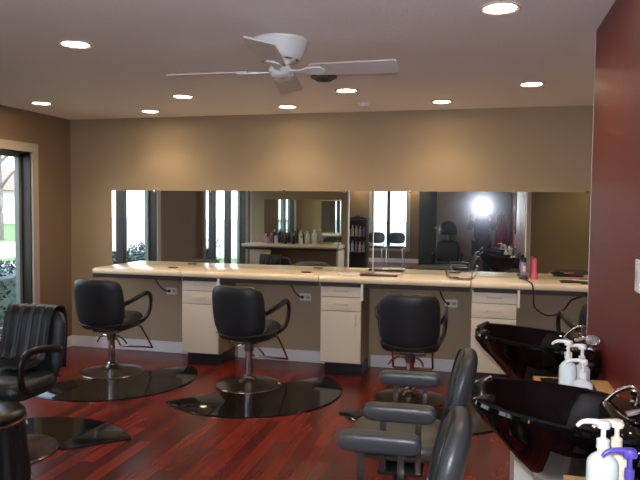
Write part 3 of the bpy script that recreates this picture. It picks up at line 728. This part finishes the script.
# ---------------------------------------------------------------- second station (mirror side)
bm = BM(); box(bm, -3.68, -2.30, PY, PY + .006, CH + .002, 1.66); o = link('wall_mirror', bm, 'mirror', None, False); tag(o, 'mirror behind the bottles on the opposite partition', 'mirror')
t = thing('styling_counter', 'cream counter on the opposite partition, crowded with bottles', 'counter', (0, 0, 0))
prof = [(PY + .0065, CH), (PY + .50, CH), (PY + .525, CH - .012), (PY + .535, CH - .03), (PY + .525, CH - .05), (PY + .50, CH - .06), (PY + .0065, CH - .06)]
bm = BM(); loft(bm, [[(x, y, z) for y, z in prof] for x in (-3.90, -2.24)]); link('countertop', bm, 'counter', t)
bm = BM(); box(bm, -3.88, -2.26, PY + .47, PY + .49, CH - .09, CH - .06); link('apron', bm, 'counter_edge', t, False)
bm = BM(); box(bm, -2.28, -2.245, PY + .01, PY + .48, .001, CH - .09); link('end_panel', bm, 'cabinet', t, False)
t = thing('drawer_cabinet', 'almond drawer cabinet under the opposite counter', 'cabinet', (-3.78, 0, 0))
bm = BM(); box(bm, 0, .37, PY + .001, PY + .45, .10, CH - .062); link('body', bm, 'cab_side', t, False)
bm = BM(); box(bm, .02, .35, PY + .001, PY + .40, 0.001, .099); link('toe_kick', bm, 'kick', t, False)
for z0, z1 in ((.725, .82), (.598, .720), (.12, .593)):
    bm = BM(); box(bm, .003, .367, PY + .4505, PY + .468, z0, z1, .002); d = link('drawer' if z0 > .2 else 'door', bm, 'cabinet', t)
    bm = BM(); tube(bm, [(.135, PY + .468, (z0 + z1) / 2), (.14, PY + .487, (z0 + z1) / 2), (.23, PY + .487, (z0 + z1) / 2), (.235, PY + .468, (z0 + z1) / 2)], .0045, 8); link('drawer_handle', bm, 'nickel', d)
bots = [(-3.60, 1.66, .16, .030, 'pink', 'white_plastic', 'pink bottle at the window end of the opposite counter'),
        (-3.52, 1.80, .15, .028, 'lilac', 'kick', 'lilac bottle with black cap on the opposite counter'),
        (-3.44, 1.66, .24, .030, 'kick', 'white_plastic', 'tall black bottle on the opposite counter, window side'),
        (-3.36, 1.82, .17, .026, 'paper', 'maroon', 'white bottle with maroon cap on the opposite counter'),
        (-3.29, 1.68, .21, .030, 'maroon', 'kick', 'maroon bottle with black cap among the opposite bottles'),
        (-3.20, 1.80, .20, .030, 'kick', 'kick', 'all black bottle in the middle of the opposite counter'),
        (-3.12, 1.66, .25, .032, 'slate', 'kick', 'tall slate bottle in the middle of the opposite counter'),
        (-3.05, 1.82, .18, .027, 'kick', 'pink', 'black bottle with pink cap on the opposite counter'),
        (-2.97, 1.68, .23, .034, 'bottle_cream', 'bottle_cream', 'cream bottle left of the tall white ones, opposite counter'),
        (-2.91, 1.84, .14, .026, 'paper', 'pink', 'short white bottle with pink cap on the opposite counter'),
        (-2.84, 1.70, .22, .036, 'bottle_cream', 'white_plastic', 'pale wide bottle with white cap on the opposite counter'),
        (-2.72, 1.70, .25, .040, 'paper', 'white_plastic', 'tallest white bottle, last on the opposite counter')]
for x, y, h, r, a, c, lab in bots:
    t = thing('product_bottle', lab, 'bottle', (x, y, CH), 0, 'hair products on the opposite counter')
    bm = BM(); lathe(bm, [(.001, 0), (r * .95, 0), (r, .006), (r, h * .68), (r * .8, h * .76), (r * .45, h * .80), (.001, h * .80)], 20); link('bottle_body', bm, a, t)
    bm = BM(); lathe(bm, [(.001, h * .80), (r * .48, h * .80), (r * .46, h * .98), (.001, h)], 16); link('cap', bm, c, t)

# waiting chairs near the rear window
def waiting_chair(label, loc):
    t = thing('waiting_chair', label, 'chair', loc, 0, 'waiting chairs by the rear window')
    bm = BM(); pad(bm, superout(.235, .22, 4), .07, lambda u, v, s: (u, v, .46 + s), 40, 6, 6); link('seat', bm, 'vinyl', t)
    bm = BM(); pad(bm, superout(.24, .155, 3), .05, lambda u, v, s: (u, -.235 + .06 * (u / .24) ** 2 + s - .1 * v, .70 + v), 40, 6, 6); link('backrest', bm, 'vinyl', t)
    for s in (-1, 1):
        for yy in (.19, -.19):
            bm = BM(); tube(bm, [(s * .21, yy * .9, .43), (s * .225, yy * 1.12, .003)], .011, 10); link('leg', bm, 'chrome', t)
    bm = BM()
    for s in (-1, 1): tube(bm, [(s * .2, -.17, .44), (s * .19, -.265, .56), (s * .18, -.268, .68)], .010, 8)
    link('back_support', bm, 'chrome', t)
    return t
wc = waiting_chair('dark waiting chair nearer the display shelf, before the rear window', (-2.84, -5.45, 0))
dup(wc, (-2.28, -5.45, 0), 0, 'dark waiting chair nearer the door, before the rear window')

# retail display shelf
t = thing('display_shelf', 'dark wooden display shelf of bottles in the middle of the salon', 'shelf', (-2.52, -1.0, 0))
for s in (-1, 1):
    bm = BM(); box(bm, s * .22 - .012, s * .22 + .012, -.16, .16, .001, 1.26, .002); link('side_panel', bm, 'wood_dark', t)
bm = BM(); box(bm, -.207, .207, -.16, -.15, .001, 1.26); link('back_panel', bm, 'wood_dark', t, False)
bm = BM(); box(bm, -.25, .25, -.18, .18, 1.261, 1.29, .004); link('top', bm, 'wood_dark', t)
bm = BM(); prism(bm, [(-.22, 0), (.22, 0), (.16, .03), (.08, .045), (0, .08), (-.08, .045), (-.16, .03)], -.01, .01)
bmesh.ops.transform(bm, matrix=Matrix.Translation((0, -.14, 1.2905)) @ Matrix.Rotation(R(90), 4, 'X'), verts=bm.verts); link('crest', bm, 'wood_dark', t)
for z in (.25, .60, .92): bm = BM(); box(bm, -.207, .207, -.149, .15, z, z + .018); link('shelf', bm, 'wood_dark', t, False)
nn = 0
cols = ['paper', 'bottle_cream', 'bottle_green', 'bottle_clear', 'lilac']
for z, lv in ((.938, 'top'), (.618, 'middle')):
    for k in range(5):
        x = -2.68 + .08 * k; h = .20 + .03 * ((k * 3) % 4) / 3
        bm = BM(); lathe(bm, [(.001, 0), (.028, 0), (.028, h * .7), (.014, h * .78), (.014, h), (.001, h)], 16)
        o = link('product_bottle', bm, cols[(k + nn) % 5]); o.location = (x, -.98, z)
        tag(o, ('%s bottle, %s on the %s shelf of the dark display' % (['white', 'cream', 'pale green', 'milky', 'lilac'][(k + nn) % 5], ['leftmost', 'second', 'centre', 'fourth', 'rightmost'][::-1][k], lv)), 'bottle', 'products on the dark display shelf')
    nn += 2

# hooded dryer chair (in the mirror)
t = thing('dryer_chair', 'black hooded dryer chair against the grey wall', 'chair', (-.64, -.56, 0), 0)
bm = BM(); pad(bm, superout(.24, .24, 4), .14, lambda u, v, s: (u, v, .42 + s), 40, 6, 6); link('seat', bm, 'vinyl', t)
bm = BM(); pad(bm, superout(.23, .24, 4), .10, lambda u, v, s: (u, -.24 + s - .05 * v, .66 + v), 40, 6, 6); link('backrest', bm, 'vinyl', t)
for s in (-1, 1):
    bm = BM(); box(bm, s * .27 - .03, s * .27 + .03, -.22, .22, .60, .66, .02); ar = link('armrest', bm, 'vinyl', t)
    bm = BM(); box(bm, s * .27 - .02, s * .27 + .02, -.20, .20, .02, .599, .004); link('side_panel', bm, 'kick', ar)
bm = BM(); box(bm, -.24, .24, -.22, .22, .001, .35, .01); link('base', bm, 'kick', t)
bm = BM(); tube(bm, [(0, -.33, .35), (0, -.345, .9), (0, -.34, 1.12)], .018, 10, 3); link('hood_post', bm, 'chrome', t)
bm = BM(); rings = [[(r * math.cos(2 * math.pi * k / 32), -.16 + r * 1.1 * math.sin(2 * math.pi * k / 32), z) for k in range(32)] for r, z in ((.155, 1.02), (.17, 1.02), (.178, 1.08), (.17, 1.16), (.13, 1.24), (.07, 1.275), (.01, 1.285))]
loft(bm, rings); link('dryer_hood', bm, 'gloss_black', t)

# magenta cape hanging on the grey wall
def mag(u, v):
    z = 1.42 - .62 * v; wd = .05 + .075 * math.sqrt(v) if v > 0 else .05
    return (.37 + (u - .5) * 2 * wd, NY + .045 + .018 * math.sin(u * 22) * (.4 + v), z)
t = cloth('salon_cape', mag, 40, 24, .004, 'magenta', 'magenta salon cape hanging on the grey wall behind the bowls', 'cape')
bm = BM(); tube(bm, [(.37, NY, 1.44), (.37, NY + .05, 1.43), (.37, NY + .07, 1.46)], .006, 8, 4); o = link('wall_hook', bm, 'chrome'); tag(o, 'chrome wall hook holding the magenta cape', 'hook')
# tall narrow mirror on the red wall (in the mirror)
t = thing('wall_mirror', 'tall narrow chrome framed mirror on the red wall behind the bowls', 'mirror', (RX, 1.0, 1.55))
bm = BM(); box(bm, -.012, 0, -.25, .25, -.40, .40, .002); link('mirror_glass', bm, 'mirror', t)
bm = BM()
for a in ((-.28, -.25, -.43, .43), (.25, .28, -.43, .43), (-.25, .25, .40, .43), (-.25, .25, -.43, -.40)): box(bm, -.025, 0, *a, .004)
link('mirror_frame', bm, 'chrome', t)

# ---------------------------------------------------------------- photographer with camera (in the mirror)
def skin_figure(name, joints, bones, root, m, parent, sub=2):
    me = bpy.data.meshes.new(name); names = list(joints)
    me.from_pydata([joints[n][0] for n in names], [(names.index(a), names.index(b_)) for a, b_ in bones], [])
    me.materials.append(M[m])
    o = bpy.data.objects.new(name, me); C.objects.link(o); o.parent = parent
    sk = o.modifiers.new('skin', 'SKIN')
    for i, n in enumerate(names):
        r = joints[n][1]; me.skin_vertices[0].data[i].radius = r if isinstance(r, tuple) else (r, r)
        me.skin_vertices[0].data[i].use_root = (n == root)
    s = o.modifiers.new('sub', 'SUBSURF'); s.levels = sub; s.render_levels = sub
    sk.use_smooth_shade = True
    return o
ph = thing('person', 'person in dark clothes taking the picture with a flash camera', 'person', (0, -.30, 0))
J = {'pelvis': ((0, 0, .93), (.145, .105)), 'waist': ((0, .0, 1.08), (.125, .09)), 'chest': ((0, .01, 1.28), (.155, .105)), 'neck0': ((0, 0, 1.40), (.08, .07)), 'neck': ((0, .01, 1.46), .050), 'head0': ((0, .02, 1.53), (.068, .078)), 'head1': ((0, .018, 1.61), (.074, .088)), 'head2': ((0, .01, 1.675), (.052, .062))}
for s, n in ((-1, 'l'), (1, 'r')):
    J.update({'sh' + n: ((s * .165, 0, 1.375), .055), 'el' + n: ((s * .225, .07, 1.14), .040), 'fa' + n: ((s * .15, .17, 1.33), .033), 'wr' + n: ((s * .085, .215, 1.475), .024), 'pa' + n: ((s * .066, .232, 1.515), (.022, .030)),
              'hp' + n: ((s * .09, 0, .86), .085), 'kn' + n: ((s * .105, .015, .48), .055), 'cf' + n: ((s * .105, -.02, .33), .050), 'an' + n: ((s * .105, -.02, .10), .036), 'to' + n: ((s * .115, .13, .045), .036)})
Bn = [('pelvis', 'waist'), ('waist', 'chest'), ('chest', 'neck0'), ('neck0', 'neck'), ('neck', 'head0'), ('head0', 'head1'), ('head1', 'head2')]
for n in 'lr': Bn += [('chest', 'sh' + n), ('sh' + n, 'el' + n), ('el' + n, 'fa' + n), ('fa' + n, 'wr' + n), ('wr' + n, 'pa' + n), ('pelvis', 'hp' + n), ('hp' + n, 'kn' + n), ('kn' + n, 'cf' + n), ('cf' + n, 'an' + n), ('an' + n, 'to' + n)]
skin_figure('body', J, Bn, 'pelvis', 'skin', ph)
# clothing: slightly larger shells
def sub_fig(names, grow, over={}):
    d = {}
    for n in names:
        p, r = J[n]; r = r if isinstance(r, tuple) else (r, r); d[n] = (over.get(n, p), (r[0] + grow, r[1] + grow))
    return d
sn = ['pelvis', 'waist', 'chest', 'neck0'] + [a + n for n in 'lr' for a in ('sh', 'el', 'fa')]
skin_figure('shirt', sub_fig(sn + ['hpl', 'hpr'], .024), [b_ for b_ in Bn if b_[0] in sn + ['hpl', 'hpr'] and b_[1] in sn + ['hpl', 'hpr']], 'pelvis', 'shirt', ph)
tn = ['pelvis'] + [a + n for n in 'lr' for a in ('hp', 'kn', 'cf', 'an')]
skin_figure('trousers', sub_fig(tn, .018), [b_ for b_ in Bn if b_[0] in tn and b_[1] in tn], 'pelvis', 'trousers', ph)
for s in (-1, 1):
    bm = BM(); pad(bm, superout(.05, .135, 3), .085, lambda u, v, w: (u + s * .112, v + .05, .045 + w * (1 - v * 1.5)), 32, 6, 4); link('shoe', bm, 'kick', ph)
    for k in range(4):
        z = 1.490 + .018 * k
        bm = BM(); tube(bm, [(s * .070, .235, z), (s * .068, .262 + .002 * (k % 2), z + .002), (s * .050, .282, z + .003), (s * .030 - s * .004 * k, .286, z)], lambda q: .0085 - .002 * q, 8, 4); link('finger', bm, 'skin', ph)
    bm = BM(); tube(bm, [(s * .068, .222, 1.50), (s * .05, .228, 1.485), (s * .032, .236, 1.492)], .0095, 8, 4); link('thumb', bm, 'skin', ph)
bm = BM(); lathe(bm, [(.001, .13), (.05, .12), (.085, .08), (.094, .02), (.092, -.05), (.08, -.12), (.03, -.12)], 28); bmesh.ops.transform(bm, matrix=Matrix.Translation((0, -.012, 1.625)) @ Matrix.Diagonal((.92, .95, .95, 1)), verts=bm.verts)
for v in bm.verts:
    if v.co.y > .055 and v.co.z < 1.66: v.co.y = .055 - (v.co.y - .055) * .2
link('hair', bm, 'hair', ph)
bm = BM(); tube(bm, [(0, .090, 1.60), (0, .108, 1.572), (0, .098, 1.562)], lambda q: .008 + .006 * q, 8, 3); link('nose', bm, 'skin', ph)
bm = BM(); tube(bm, [(-.024, .088, 1.532), (0, .096, 1.530), (.024, .088, 1.532)], .005, 8, 3); link('mouth', bm, 'maroon', ph)
for s in (-1, 1):
    bm = BM(); lathe(bm, [(.001, -.011), (.008, -.007), (.011, 0), (.008, .007), (.001, .011)], 12, (s * .031, .083, 1.605)); link('eye', bm, 'paper', ph)
    bm = BM(); pad(bm, superout(.012, .028, 2), .012, lambda u, v, w: (s * .083 + w, u - .0, 1.59 + v), 16, 4, 3); link('ear', bm, 'skin', ph)
cm = thing('compact_camera', 'compact camera with lit flash held up before the face', 'camera', (0, -.030, 1.532))
bm = BM(); box(bm, -.052, .052, -.014, .012, -.030, .030, .006); link('camera_body', bm, 'nickel', cm)
bm = BM(); lathe(bm, [(.001, .012), (.022, .012), (.022, .018), (.014, .020), (.001, .020)], 24, (0, 0, -.004), 'Y'); link('lens_barrel', bm, 'kick', cm)
bm = BM(); box(bm, -.026, .026, -.006, .026, .0302, .058, .003); link('flash_unit', bm, 'kick', cm)
M['flash'] = mat('flash tube', (255, 255, 255), 0.5, emit=(225, 236, 255), estr=900)
bm = BM(); box(bm, -.022, .022, .0262, .0285, .034, .054); link('flash_tube', bm, 'flash', cm, False)

# ---------------------------------------------------------------- outside
bm = BM(); box(bm, -90, XL - .16, -60, 70, -.16, -.06); o = struct('ground_lawn', bm, 'grass')
o['kind'] = 'structure'
bm = BM(); box(bm, -19.2, -13.6, -60, 70, -.0595, -.03); struct('street', bm, 'asphalt')
bm = BM(); box(bm, -12.4, -11.2, -60, 70, -.0595, -.035); struct('sidewalk', bm, 'asphalt')
bm = BM(); box(bm, -90, 40, -60, YR - .16, -.0595, -.03); bmesh.ops.translate(bm, verts=bm.verts, vec=(0, 0, .001)); struct('parking_lot', bm, 'asphalt')
t = thing('hedge', 'clipped blue green hedge outside the left window', 'hedge', (-5.45, 3.6, -.06))
random.seed(7); bm = BM()
for k in range(9000):
    u = random.random(); y = -3.4 + 7.2 * random.random()
    s = random.choice((0, 1, 2)); hx = .38
    hz = .82 + .05 * math.sin(y * 3.1) + .03 * math.sin(y * 7)
    if s == 0: p = Vector((random.uniform(-hx, hx), y, hz + random.uniform(-.06, .05)))
    elif s == 1: p = Vector((hx + random.uniform(-.06, .05), y, random.uniform(.05, hz)))
    else: p = Vector((-hx + random.uniform(-.05, .06), y, random.uniform(.05, hz)))
    a = Vector((random.gauss(0, 1), random.gauss(0, 1), random.gauss(0, 1))).normalized() * .03; b_ = a.cross(Vector((random.gauss(0, 1), random.gauss(0, 1), random.gauss(0, 1)))).normalized() * .016
    vs = [bm.verts.new(q) for q in (p - a, p + b_, p + a, p - b_)]; bm.faces.new(vs)
link('leaves', bm, 'hedge', t, False)
bm = BM(); box(bm, -.32, .32, -3.35, 3.75, .01, .76); link('inner_growth', bm, 'hedge', t, False)
# house across the street
t = thing('house', 'white house with low brown roof across the street', 'house', (-42, 44, -.06))
bm = BM(); box(bm, -4, 4, -14, 14, 0, 2.75); link('walls', bm, 'siding', t, False)
bm = BM(); prism(bm, [(-4.8, 2.76), (4.8, 2.76), (0, 4.7)], -14.6, 14.6)
for v in bm.verts: x, y, z = v.co; v.co = (x, z, y)
link('roof', bm, 'roof', t, False)
for y in (-10, -4, 3, 9):
    bm = BM(); box(bm, 4.001, 4.05, y, y + 1.6, .9, 2.1); link('window', bm, 'slate', t, False)
t = thing('house', 'pale brick house seen reflected through the left windows', 'house', (-40, -22, -.06))
bm = BM(); box(bm, -4, 4, -12, 12, 0, 2.75); link('walls', bm, 'siding', t, False)
bm = BM(); prism(bm, [(-4.8, 2.76), (4.8, 2.76), (0, 4.9)], -12.6, 12.6)
for v in bm.verts: x, y, z = v.co; v.co = (x, z, y)
link('roof', bm, 'roof', t, False)
for y in (-8, 0, 6):
    bm = BM(); box(bm, 4.001, 4.05, y, y + 1.6, .9, 2.1); link('window', bm, 'slate', t, False)
# tree
t = thing('tree', 'grey trunked bare branched tree on the lawn by the street', 'tree', (-21, 24.5, -.06))
bm = BM(); tube(bm, [(0, 0, -.3), (.05, 0, 1.5), (-.05, .1, 3.2), (.1, .1, 5.2)], lambda s: .24 - .12 * s, 12, 5); link('trunk', bm, 'bark', t)
for k in range(7):
    a = k * 2.4; z = 2.2 + .4 * k
    bm = BM(); tube(bm, [(0, .08, z), (.7 * math.cos(a), .7 * math.sin(a), z + .7), (1.6 * math.cos(a + .3), 1.6 * math.sin(a + .3), z + 1.8)], lambda s: .08 - .06 * s, 8, 4); link('branch', bm, 'bark', t)
